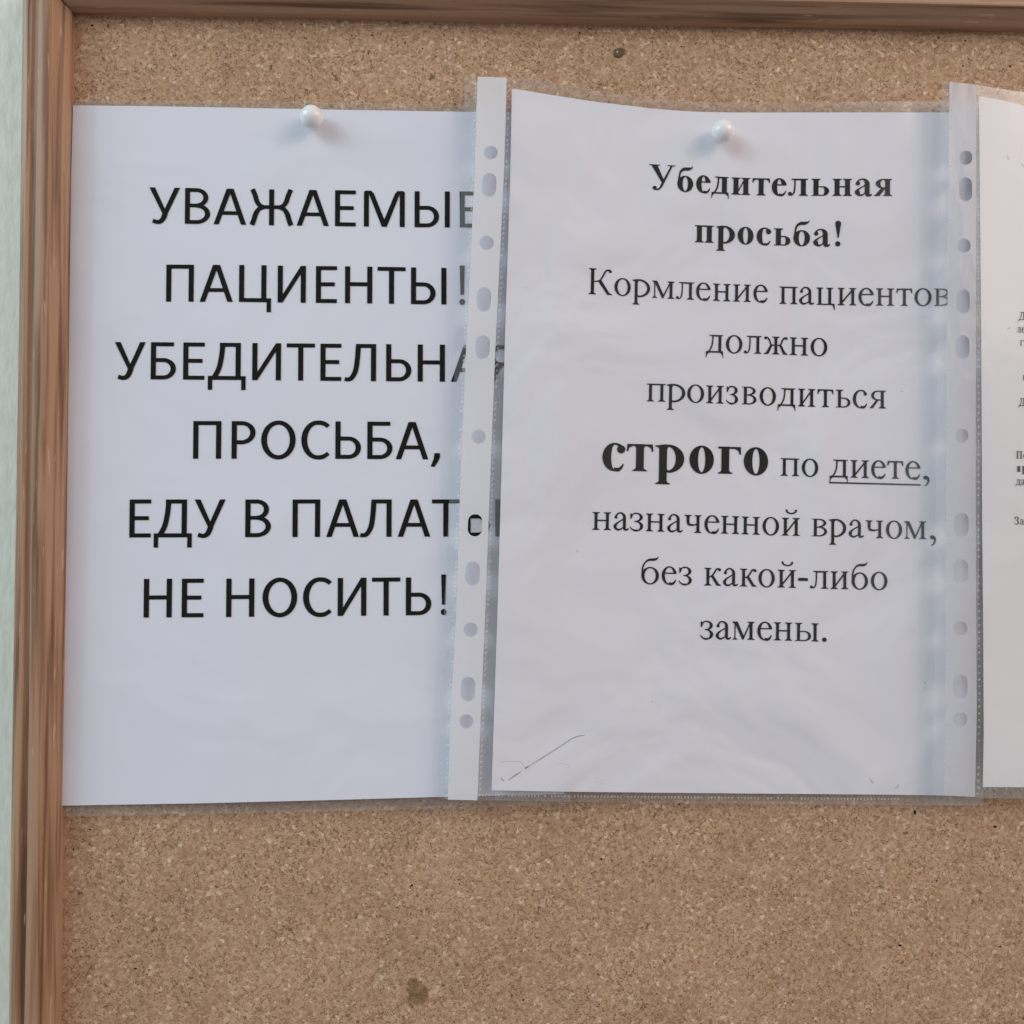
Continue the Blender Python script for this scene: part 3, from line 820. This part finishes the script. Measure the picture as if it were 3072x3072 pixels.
# ------------------------------------------------------------------ notice 1: large sans capitals
s1_out = [(219, 316), (420, 318), (660, 322), (1000, 329), (1430, 336), (1640, 340), (1664, 900), (1680, 1600), (1693, 2382), (1500, 2386), (1344, 2390), (1000, 2400), (600, 2410), (181, 2417), (187, 1900), (194, 1400), (207, 800)]
notice1 = empty('paper_notice', P(900, 1400, 0), 'left white paper notice with large black sans capitals addressing patients', 'paper notice', 'paper notices pinned to the cork board')
film_mesh('sheet', s1_out, D1, PAPER1, notice1, 34, thick=0.1)
lean1 = [(219, -0.016), (1400, 0.0)]
L1 = [
 ('УВАЖАЕМЫЕ', [('У', 447, 538.7), ('В', 554.4, 630), ('А', 640.6, 738.3), ('Ж', 749.7, 878.9), ('А', 889.8, 986.4), ('Е', 1005, 1067), ('М', 1091.7, 1214), ('Ы', 1243.9, 1349.2), ('Е', 1379.3, 1441)],
  [(447, 669), (560, 671), (815, 675.5), (1035, 678.4), (1240, 681.3), (1400, 682.2)], [(560, 107.3), (1390, 107.8)]),
 ('ПАЦИЕНТЫ!', [('П', 498, 580.6), ('А', 598.8, 698), ('Ц', 716.8, 813), ('И', 832.8, 917.1), ('Е', 947.5, 1010.4), ('Н', 1035, 1116.6), ('Т', 1132.5, 1216.4), ('Ы', 1233, 1339), ('!', 1378, 1395)],
  [(498, 904.6), (760, 905.6), (870, 907.7), (1070, 909.3), (1280, 912.6), (1390, 914)], [(520, 111), (1200, 110)]),
 ('УБЕДИТЕЛЬНАЯ', [('У', 343, 435.6), ('Б', 451.7, 527.2), ('Е', 549, 613.2), ('Д', 623.5, 736.8), ('И', 756.4, 842.4), ('Т', 859.5, 944), ('Е', 961, 1023.6), ('Л', 1034.2, 1127.9), ('Ь', 1158.4, 1233.9), ('Н', 1253.1, 1334.6), ('А', 1353, 1452), ('Я', 1464, 1545)],
  [(343, 1137.4), (490, 1138), (800, 1140.6), (1000, 1142.3), (1200, 1143.6), (1390, 1145.4)], [(490, 111.4), (1300, 111)]),
 ('ПРОСЬБА,', [('П', 579, 663), ('Р', 694.4, 766), ('О', 783.1, 886.5), ('С', 903.5, 986.6), ('Ь', 1006, 1082.8), ('Б', 1101.9, 1177.4), ('А', 1187.4, 1284.8), (',', 1291.9, 1320.5)],
  [(579, 1376), (1000, 1376), (1180, 1377.2), (1300, 1378.2)], [(600, 113), (1200, 111.8)]),
 ('ЕДУ В ПАЛАТЫ', [('Е', 387.6, 452), ('Д', 461, 575.2), ('У', 582.7, 675.8), ('В', 735.4, 812.5), ('П', 877.3, 960), ('А', 978.7, 1076.9), ('Л', 1080.8, 1174.6), ('А', 1193.3, 1290.7), ('Т', 1295.9, 1379), ('Ы', 1396.5, 1501)],
  [(388, 1612.2), (700, 1611.4), (1000, 1610.6), (1400, 1609.6)], [(420, 113.8), (1350, 111.5)]),
 ('НЕ НОСИТЬ!!!', [('Н', 430.5, 514.8), ('Е', 544.6, 609.8), ('Н', 678, 762.4), ('О', 787.1, 891.2), ('С', 908.7, 992.6), ('И', 1012.9, 1098.7), ('Т', 1115.8, 1200.5), ('Ь', 1217.6, 1293.9), ('!', 1322.5, 1339.5), ('!', 1380.5, 1397), ('!', 1438.5, 1455)],
  [(430, 1852.6), (720, 1850.6), (950, 1848.6), (1100, 1847), (1330, 1844.6)], [(450, 116), (1280, 113.4)]),
]
for txt, letters, base, unit in L1:
    text_line('printed_line', letters, base, unit, lean1, 'sans', D1, INK1, notice1, 'printed line reading ' + txt)
# dust specks on the sheet
pocket1 = empty('plastic_pocket', P(900, 1400, 0), 'clear plastic pocket around the left notice, its edge showing as a thin grey margin', 'plastic pocket', 'plastic pockets holding the notices')
p1 = [(219, 299), (700, 304), (1100, 309), (1460, 316), (1660, 320), (1712, 2412), (1344, 2425), (1000, 2434), (600, 2442), (181, 2450), (187, 1900), (194, 1400), (207, 800)]
film_mesh('front_film', p1, lambda x, y: D1(x, y)+0.5, FILM1, pocket1, 34)
film_mesh('back_film', [(x, y) for x, y in p1], lambda x, y: D1(x, y)-0.6, EDGEF, pocket1, 34)

# ------------------------------------------------------------------ notice 2: serif text
left2 = [(1535.5, 266), (1531, 520), (1514, 1045), (1503.5, 1450), (1492, 1850), (1482, 2150), (1474.6, 2371)]
bot2 = [(1693, 2375), (1950, 2377.8), (2304, 2381), (2650, 2384), (2806, 2386), (2925, 2390)]
right2 = [(2930, 2150), (2938, 1600), (2943, 1300), (2948, 800), (2950, 338)]
top2 = [(2700, 337), (2300, 337.5), (2200, 337.5), (2100, 335.5), (2050, 333), (1950, 325), (1900, 318.5), (1800, 307), (1750, 300), (1650, 284), (1585, 273)]
notice2 = empty('paper_notice', P(2200, 1400, 0), 'middle white paper notice with black serif text asking patients to keep strictly to the diet', 'paper notice', 'paper notices pinned to the cork board')
film_mesh('sheet', left2+bot2+right2+top2, D2, PAPER2, notice2, 30, thick=0.1)
lean2 = [(1500, -0.028), (2800, 0.0)]
L2 = [
 ('Убедительная', 'bold', [('У', 1946.4, 2025), ('б', 2031.7, 2079.3, 0.97), ('е', 2088.4, 2130.6), ('д', 2134, 2186.5), ('и', 2194, 2251.1), ('т', 2256.9, 2309.9), ('е', 2315.3, 2358.8), ('л', 2363.8, 2423.8), ('ь', 2434.2, 2487.2), ('н', 2497.5, 2556.3), ('а', 2564.6, 2616.4), ('я', 2622.6, 2676.4)],
  [(1946, 568.5), (2055, 574.6), (2110, 577.8), (2160, 581), (2222, 584), (2283, 586), (2394, 586.9), (2650, 587.5)], 51.0),
 ('просьба!', 'bold', [('п', 2084.3, 2141.4), ('р', 2147.6, 2204.3), ('о', 2212.6, 2260.2), ('с', 2269.8, 2311.2), ('ь', 2321.5, 2371.2), ('б', 2380.3, 2430, 0.97), ('а', 2439.6, 2490), ('!', 2504.6, 2524)],
  [(2084, 726), (2176, 729.3), (2236, 732.3), (2290, 734.6), (2346, 736.2), (2405, 737.7), (2515, 738.6)], 51.0),
 ('Кормление', 'reg', [('К', 1765.7, 1836.3), ('о', 1843.1, 1891.8), ('р', 1896.6, 1950.1), ('м', 1956.4, 2023.3), ('л', 2027.6, 2081.7), ('е', 2087.9, 2130.6), ('н', 2138.6, 2191.3), ('и', 2198.9, 2252.5), ('е', 2260.1, 2302.3)],
  [(1766, 881.5), (1867, 886.8), (1923, 890.4), (1990, 894.8), (2055, 898), (2110, 900), (2165, 903), (2226, 904.8), (2290, 906.6)], 51.6),
 ('пациентов', 'reg', [('п', 2338.4, 2392.5), ('а', 2397.6, 2443.8), ('ц', 2448.9, 2505), ('и', 2512.7, 2569), ('е', 2575.6, 2620.3), ('н', 2628.2, 2682.3), ('т', 2689.4, 2737), ('о', 2743.5, 2794.8), ('в', 2802.5, 2850)],
  [(2338, 911), (2420, 913), (2477, 914.6), (2541, 915.4), (2655, 916.7), (2713, 917.3), (2825, 917.4)], 51.8),
 ('должно', 'reg', [('д', 2117.4, 2170), ('о', 2177.4, 2227), ('л', 2231.3, 2284.3), ('ж', 2292, 2363), ('н', 2369.1, 2424.2), ('о', 2432, 2481.8)],
  [(2117, 1056.8), (2200, 1059.2), (2258, 1060.4), (2328, 1062.8), (2396, 1065.6), (2456, 1067.6)], 53.0),
 ('производиться', 'reg', [('п', 1940.2, 1996), ('р', 1999.4, 2055.3), ('о', 2061.5, 2112), ('и', 2118.2, 2171.2), ('з', 2178.3, 2214.7), ('в', 2225, 2269.4), ('о', 2278.9, 2327.7), ('д', 2332.7, 2386.5), ('и', 2393.6, 2445.8), ('т', 2452, 2500.4), ('ь', 2507.5, 2551.3), ('с', 2558.4, 2601.9), ('я', 2608.9, 2657.8)],
  [(1940, 1203.4), (2027, 1205.6), (2087, 1207.4), (2145, 1210), (2247, 1213), (2303, 1215.6), (2360, 1217.6), (2420, 1219.4), (2476, 1221), (2635, 1224.6)], 53.0),
 ('строго', 'bold', [('с', 1806.6, 1871.4), ('т', 1879.2, 1958.9), ('р', 1965, 2052), ('о', 2067.9, 2141), ('г', 2153.7, 2222.4), ('о', 2230.8, 2304)],
  [(1806, 1410.6), (1920, 1413), (2008, 1416.4), (2104, 1419.6), (2188, 1421), (2268, 1424.4)], 81.0),
 ('по', 'reg', [('п', 2342, 2397.6), ('о', 2405.3, 2454.6)], [(2342, 1426.6), (2430, 1429.4)], 52.6),
 ('диете,', 'reg', [('д', 2488.7, 2544), ('и', 2551.4, 2606.6), ('е', 2613.7, 2656.7), ('т', 2662, 2710), ('е', 2716.5, 2760.3), (',', 2769.7, 2787.7)],
  [(2489, 1431), (2580, 1433.4), (2686, 1435.8), (2778, 1438)], 52.8),
 ('назначенной', 'reg', [('н', 1776.5, 1832.6), ('а', 1840.5, 1887.2), ('з', 1889, 1930), ('н', 1937, 1993.4), ('а', 2001.4, 2049), ('ч', 2052.6, 2104.4), ('е', 2113, 2157), ('н', 2162.8, 2217.7), ('н', 2224.6, 2279.5), ('о', 2287.5, 2337), ('й', 2345, 2399.6)],
  [(1776, 1589), (1864, 1590.8), (1965, 1594), (2025, 1596.2), (2078, 1598.2), (2190, 1601), (2252, 1603.2), (2312, 1605.2), (2372, 1606.8)], 53.2),
 ('врачом,', 'reg', [('в', 2435.2, 2481.3), ('р', 2486.4, 2538.5), ('а', 2546.2, 2592.6), ('ч', 2596.6, 2650), ('о', 2658, 2706.5), ('м', 2713.3, 2779), (',', 2790, 2807.6)],
  [(2435, 1608.4), (2512, 1610.2), (2570, 1612.2), (2623, 1613.9), (2682, 1615.2), (2746, 1616.7), (2800, 1617)], 52.6),
 ('без', 'reg', [('б', 1923.7, 1976.3), ('е', 1984.9, 2028.4), ('з', 2036, 2076)], [(1923, 1751.4), (2006, 1753), (2056, 1754.4)], 53.2),
 ('какой-либо', 'reg', [('к', 2112.4, 2162.8), ('а', 2169, 2214.6), ('к', 2219.7, 2269.5), ('о', 2275.2, 2324.2), ('й', 2332.7, 2388.2), ('л', 2430, 2485), ('и', 2491.6, 2545.4), ('б', 2554.8, 2604), ('о', 2612.5, 2662.4)],
  [(2112, 1756), (2192, 1757.8), (2245, 1759.4), (2300, 1761), (2360, 1762.6), (2457, 1765.8), (2518, 1767), (2580, 1768), (2637, 1769.4)], 53.0),
 ('замены.', 'reg', [('з', 2100.5, 2140), ('а', 2147, 2193.6), ('м', 2197, 2264), ('е', 2272, 2315.3), ('н', 2321.2, 2376.9), ('ы', 2384.4, 2456.3), ('.', 2466.2, 2480)],
  [(2100, 1917), (2170, 1918), (2230, 1918.9), (2293, 1920), (2349, 1921.3), (2420, 1923.2), (2475, 1925.2)], 54.2),
]
for txt, style, letters, base, unit in L2:
    ex = None
    if txt == 'диете,':
        n = 8; ex = []
        for i in range(n):
            xa, xb = lerp(2488, 2762.6, i/n), lerp(2488, 2762.6, (i+1)/n)
            ya, yb = lerp(1447.5, 1454.6, i/n), lerp(1447.5, 1454.6, (i+1)/n)
            ex.append([(xa, ya+2.1), (xb, yb+2.1), (xb, yb-2.1), (xa, ya-2.1)])
    if txt == 'какой-либо':
        ex = [[(2394.8, 1742.2), (2423.8, 1742.8), (2423.8, 1734), (2394.8, 1733.4)]]
    text_line('printed_line', letters, base, unit, lean2, style, D2, INK2, notice2, 'printed words reading ' + txt, ex)

def pen(name, pts, w, mat, dfun, parent, label=None, dz=0.9):
    g = Glyphs(); g.stroke(pts, [w*k for k in ([0.5]+[1]*(len(pts)-2)+[0.4])], 4)
    verts = []; faces = []
    for p in g.polys:
        b0 = len(verts)
        verts += [P(x, y, dfun(x, y)+dz) for x, y in p]; faces.append((b0, b0+1, b0+2, b0+3))
    o = new_obj(name, verts, faces, mat, parent)
    if label: o['label'] = label
for pts, w, mt in [([(1526, 2341), (1538, 2331), (1552, 2322), (1563, 2315)], 2.6, PEN), ([(1575, 2306), (1579, 2303), (1586, 2299)], 4.5, PEN), ([(1586, 2299), (1618, 2279), (1664, 2250), (1700, 2226), (1722, 2213), (1742, 2207), (1755, 2206)], 1.8, PEN),
                   ([(1502, 2292), (1508, 2285), (1530, 2284), (1562, 2286), (1572, 2298), (1577, 2304)], 1.3, PENF), ([(1503, 2333), (1508, 2340), (1513, 2342)], 2.6, PEN), ([(1672, 2291), (1702, 2293), (1708, 2303)], 1.3, PENF),
                   ([(1728, 1656), (1733, 1653), (1734, 1649)], 4, PENF), ([(1956, 2108), (1958, 2104)], 2.6, PEN), ([(1579, 862), (1581, 864)], 3, PEN), ([(2773, 2044), (2776, 2050), (2774, 2056)], 3, PENF), ([(2776, 2058), (2777, 2066), (2775, 2070)], 3, PENF),
                   ([(2702, 1173), (2707, 1174), (2712, 1176)], 3, PENF), ([(1785, 2334), (1794, 2333)], 2, PENF), ([(1800, 2350), (1812, 2349)], 2.5, PENF), ([(2610, 2335), (2616, 2345), (2622, 2350)], 5, PENF), ([(2686, 2365), (2692, 2360), (2696, 2354)], 6, PENF),
                   ([(2761, 2112), (2766, 2115)], 2.5, PENF), ([(2439, 2234), (2442, 2232)], 2.5, PENF)]:
    pen('pen_mark', pts, w, mt, D2, notice2, dz=0.16)
for pts in [[(383, 2165), (386, 2168)], [(390, 2174), (392, 2177)]]:
    pen('pen_mark', pts, 2.5, PENF, D1, notice1, dz=0.16)

strip2_l = [(1433, 230), (1429, 330), (1424, 520), (1418, 640), (1398.5, 1040), (1380.7, 1450), (1368, 1850), (1351, 2150), (1343.5, 2399)]
strip2_r = [(1520, 233), (1518, 330), (1511.5, 520), (1506, 640), (1486, 1045), (1470, 1450), (1455, 1850), (1442, 2150), (1432, 2401)]
marg2 = [(1396, 229), (1390, 420), (1379, 640), (1366, 1040), (1350, 1450), (1333, 1800), (1320, 2150), (1314, 2392)]
pocket2 = empty('plastic_pocket', P(2200, 1400, 0), 'plastic pocket of the middle notice, its punched white strip overlapping the left sheet', 'plastic pocket', 'plastic pockets holding the notices')
PINX, PINY = 2168, 394
def F2(x, y): return D2(x, y)+0.7
# clear film in front of the sheet
f2 = on_path(strip2_r, [233, 520, 1045, 1450, 1850, 2150, 2401]) + [(1560, 2402), (1900, 2408), (2300, 2412), (2700, 2415), (2950, 2417), (2950, 1600), (2952, 800), (2954, 306), (2700, 304), (2300, 307), (2100, 305), (1950, 293), (1800, 274), (1700, 255), (1600, 238)]
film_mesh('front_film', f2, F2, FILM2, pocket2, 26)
film_mesh('back_film', f2, lambda x, y: D2(x, y)-0.5, EDGEF, pocket2, 45)
film_mesh('left_margin_film', marg2 + list(reversed(poly_off(strip2_l, 1))), lambda x, y: D2(x, y)+0.55, EDGEF, pocket2, 30)
holes2 = [(926, 288, 26, 26), (923, 349, 27, 45), (918, 458, 27, 27), (913, 565, 27, 46), (910.5, 655, 27, 45), (903, 824, 26.5, 27), (896.3, 991, 27, 42.3), (892, 1082, 27, 45), (888, 1188, 26.5, 27), (883.3, 1300, 27, 46), (880, 1361, 26.5, 27)]
hl = [capsule(a*1.59, b*1.59, c*1.59, d*1.59, -0.04) for a, b, c, d in holes2]
film_mesh('punched_strip', strip2_l + list(reversed(strip2_r)), lambda x, y: D2(x, y)+0.95, STRIP, pocket2, 26, hl, thick=0.12)
seam('weld_seam', poly_off(strip2_l, -4), lambda x, y: D2(x, y)+0.6, pocket2, 14, 13, 8, 0.3, 0.4, skip=0.3)
seam('weld_seam', poly_off(strip2_r, 7), lambda x, y: D2(x, y)+0.75, pocket2, 16.5, 12, 5, 0.5, 0.5)
seam('weld_seam', [(1345, 2384), (1432, 2386), (1560, 2388), (1900, 2391), (2300, 2395), (2700, 2398)], lambda x, y: D2(x, y)+0.75, pocket2, 10, 5.5, 8, 0, 0.4, vertical=False)

# ------------------------------------------------------------------ notice 3, cut by the right edge of the picture
left3 = [(2937, 288), (2942, 768), (2944.5, 1100), (2946.5, 1536), (2950, 1900), (2951.5, 2200), (2949, 2361)]
notice3 = empty('paper_notice', P(3200, 1400, 0), 'right white paper notice cut off by the picture edge, only small first letters showing', 'paper notice', 'paper notices pinned to the cork board')
film_mesh('sheet', left3+[(3100, 2362), (3420, 2366), (3430, 1200), (3420, 360), (3200, 340), (3072, 317), (3000, 299)], D3, PAPER3, notice3, 34, thick=0.1)
lean3 = [(2900, 0.006), (3100, 0.006)]
L3 = [('reg', [('Д', 3056, 3077)], 959, 23.6), ('reg', [('л', 3051, 3064), ('е', 3065.5, 3076)], 996.8, 16), ('reg', [('г', 3060.5, 3071.5)], 1036, 16), ('bold', [('н', 3068.5, 3086)], 1139, 14.5), ('reg', [('Д', 3056, 3077)], 1217, 23),
      ('reg', [('П', 3048.5, 3068), ('о', 3070.5, 3081)], 1374.8, 22), ('bold', [('п', 3050, 3063), ('р', 3065.5, 3080)], 1414.3, 16.5), ('reg', [('д', 3047, 3062), ('а', 3063.5, 3075)], 1454, 16.5), ('reg', [('З', 3044, 3057.5), ('а', 3060.5, 3073)], 1572.5, 23)]
for style, letters, by, u in L3:
    if len(letters) == 2 and letters[0][0] in 'ПЗ':
        text_line('printed_line', letters[:1], [(3000, by), (3100, by+1)], float(u), lean3, style, D3, INK2, notice3)
        text_line('printed_line', letters[1:], [(3000, by), (3100, by+1)], 16.0, lean3, style, D3, INK2, notice3)
    else:
        text_line('printed_line', letters, [(3000, by), (3100, by+1)], float(u), lean3, style, D3, INK2, notice3)
for pts in [[(3021, 466), (3025, 474), (3030, 478)], [(3064, 490), (3068, 496), (3072, 500)], [(3020, 987), (3028, 984), (3034, 980)], [(2955, 317), (2957, 320)], [(2915, 291), (2918, 296)]]:
    pen('smudge', pts, 5, PENF, D3, notice3, dz=0.16) if pts[0][0] > 2940 else None

strip3_l = [(2849, 245), (2847, 520), (2844, 768), (2840, 1300), (2839, 1700), (2837.5, 2150), (2833, 2386)]
strip3_r = [(2928, 254), (2927.5, 768), (2927, 1536), (2930, 2150), (2925, 2391)]
marg3 = [(2826, 243), (2820, 500), (2815, 768), (2811, 1100), (2808, 1536), (2803, 1900), (2801, 2150), (2800, 2384)]
pocket3 = empty('plastic_pocket', P(3200, 1400, 0), 'plastic pocket of the right notice, its punched strip overlapping the middle sheet', 'plastic pocket', 'plastic pockets holding the notices')
f3 = strip3_r + [(2951, 2394), (3100, 2396), (3440, 2400), (3450, 340), (3200, 296), (3072, 277), (3000, 266), (2965, 260)]
def F3(x, y): return D3(x, y)+0.7
film_mesh('front_film', f3, F3, FILM3, pocket3, 28)
film_mesh('back_film', f3, lambda x, y: D3(x, y)-0.5, EDGEF, pocket3, 45)
film_mesh('left_margin_film', marg3 + list(reversed(poly_off(strip3_l, 1))), lambda x, y: D3(x, y)+0.55, EDGEF, pocket3, 30)
holes3 = [(1822.5, 297.5, 25, 27), (1822, 357, 25, 45), (1819, 463.5, 26, 27), (1817, 568, 27, 46), (1816, 655, 27, 45), (1815, 822, 26, 27), (1814, 990, 28, 46), (1813, 1078, 28.5, 46), (1812.3, 1185.5, 28, 28), (1812, 1295.5, 28, 46), (1812, 1357.5, 28, 28)]
hl = [capsule(a*1.59, b*1.59, c*1.59, d*1.59, 0) for a, b, c, d in holes3]
film_mesh('punched_strip', strip3_l + list(reversed(strip3_r)), lambda x, y: D3(x, y)+0.95, STRIP3, pocket3, 26, hl, thick=0.12)
seam('weld_seam', poly_off(strip3_l, 3), lambda x, y: D3(x, y)+1.0, pocket3, 56, 9, 4, 0.5, 0.4)
seam('weld_seam', poly_off(strip3_r, 8), lambda x, y: D3(x, y)+0.75, pocket3, 20.5, 10, 6, 0.4, 0.5)
seam('weld_seam', [(2835, 2365), (2927, 2366), (3100, 2369), (3420, 2373)], lambda x, y: D3(x, y)+0.75, pocket3, 16, 5, 7, 0, 0.4, vertical=False)

# ------------------------------------------------------------------ push pins
def make_pin(px, py, base, label):
    b = P(px, py, base+4.8); b.y = -base*0.001        # the ball, not its foot, is what shows at (px, py)
    root = empty('push_pin', b, label, 'push pin', 'round white push pins holding the notices')
    verts = []; faces = []
    R = 0.0047; n = 40
    prof = []
    prof.append((0.0011, -0.0003)); prof.append((0.0021, 0.0)); prof.append((0.0023, 0.0004))
    for i in range(3, 29):
        a = -math.pi/2+math.pi*i/28
        prof.append((R*math.cos(a)*1.0, 0.0005+R*0.94+R*0.94*math.sin(a)))
    m = len(prof)
    for r, h in prof[:-1]:
        for k in range(n):
            a = math.tau*k/n
            verts.append((b.x+r*math.cos(a), b.y-h, b.z+r*math.sin(a)))
    verts.append((b.x, b.y-prof[-1][1], b.z))
    for i in range(m-2):
        for k in range(n):
            k2 = (k+1) % n
            faces.append((i*n+k, i*n+k2, (i+1)*n+k2, (i+1)*n+k))
    for k in range(n): faces.append(((m-2)*n+k, (m-2)*n+(k+1) % n, len(verts)-1))
    faces.append(tuple(reversed(range(n))))
    new_obj('pin_head', verts, faces, PINM, root, smooth=True)
    verts = []; faces = []
    for h, r in ((0.0003, 0.0005), (-0.0075, 0.0005)):
        for k in range(10):
            a = math.tau*k/10; verts.append((b.x+r*math.cos(a), b.y-h, b.z+r*math.sin(a)))
    verts.append((b.x, b.y+0.0090, b.z))
    for k in range(10):
        k2 = (k+1) % 10
        faces.append((k, k2, 10+k2, 10+k)); faces.append((10+k, 10+k2, 20))
    new_obj('pin_needle', verts, faces, STEEL, root)
make_pin(935, 351, D1(935, 351)+0.6, 'white ball push pin at the top edge of the left notice')
make_pin(PINX, PINY, D2(PINX, PINY)+0.75, 'white ball push pin a little below the top edge of the middle notice')
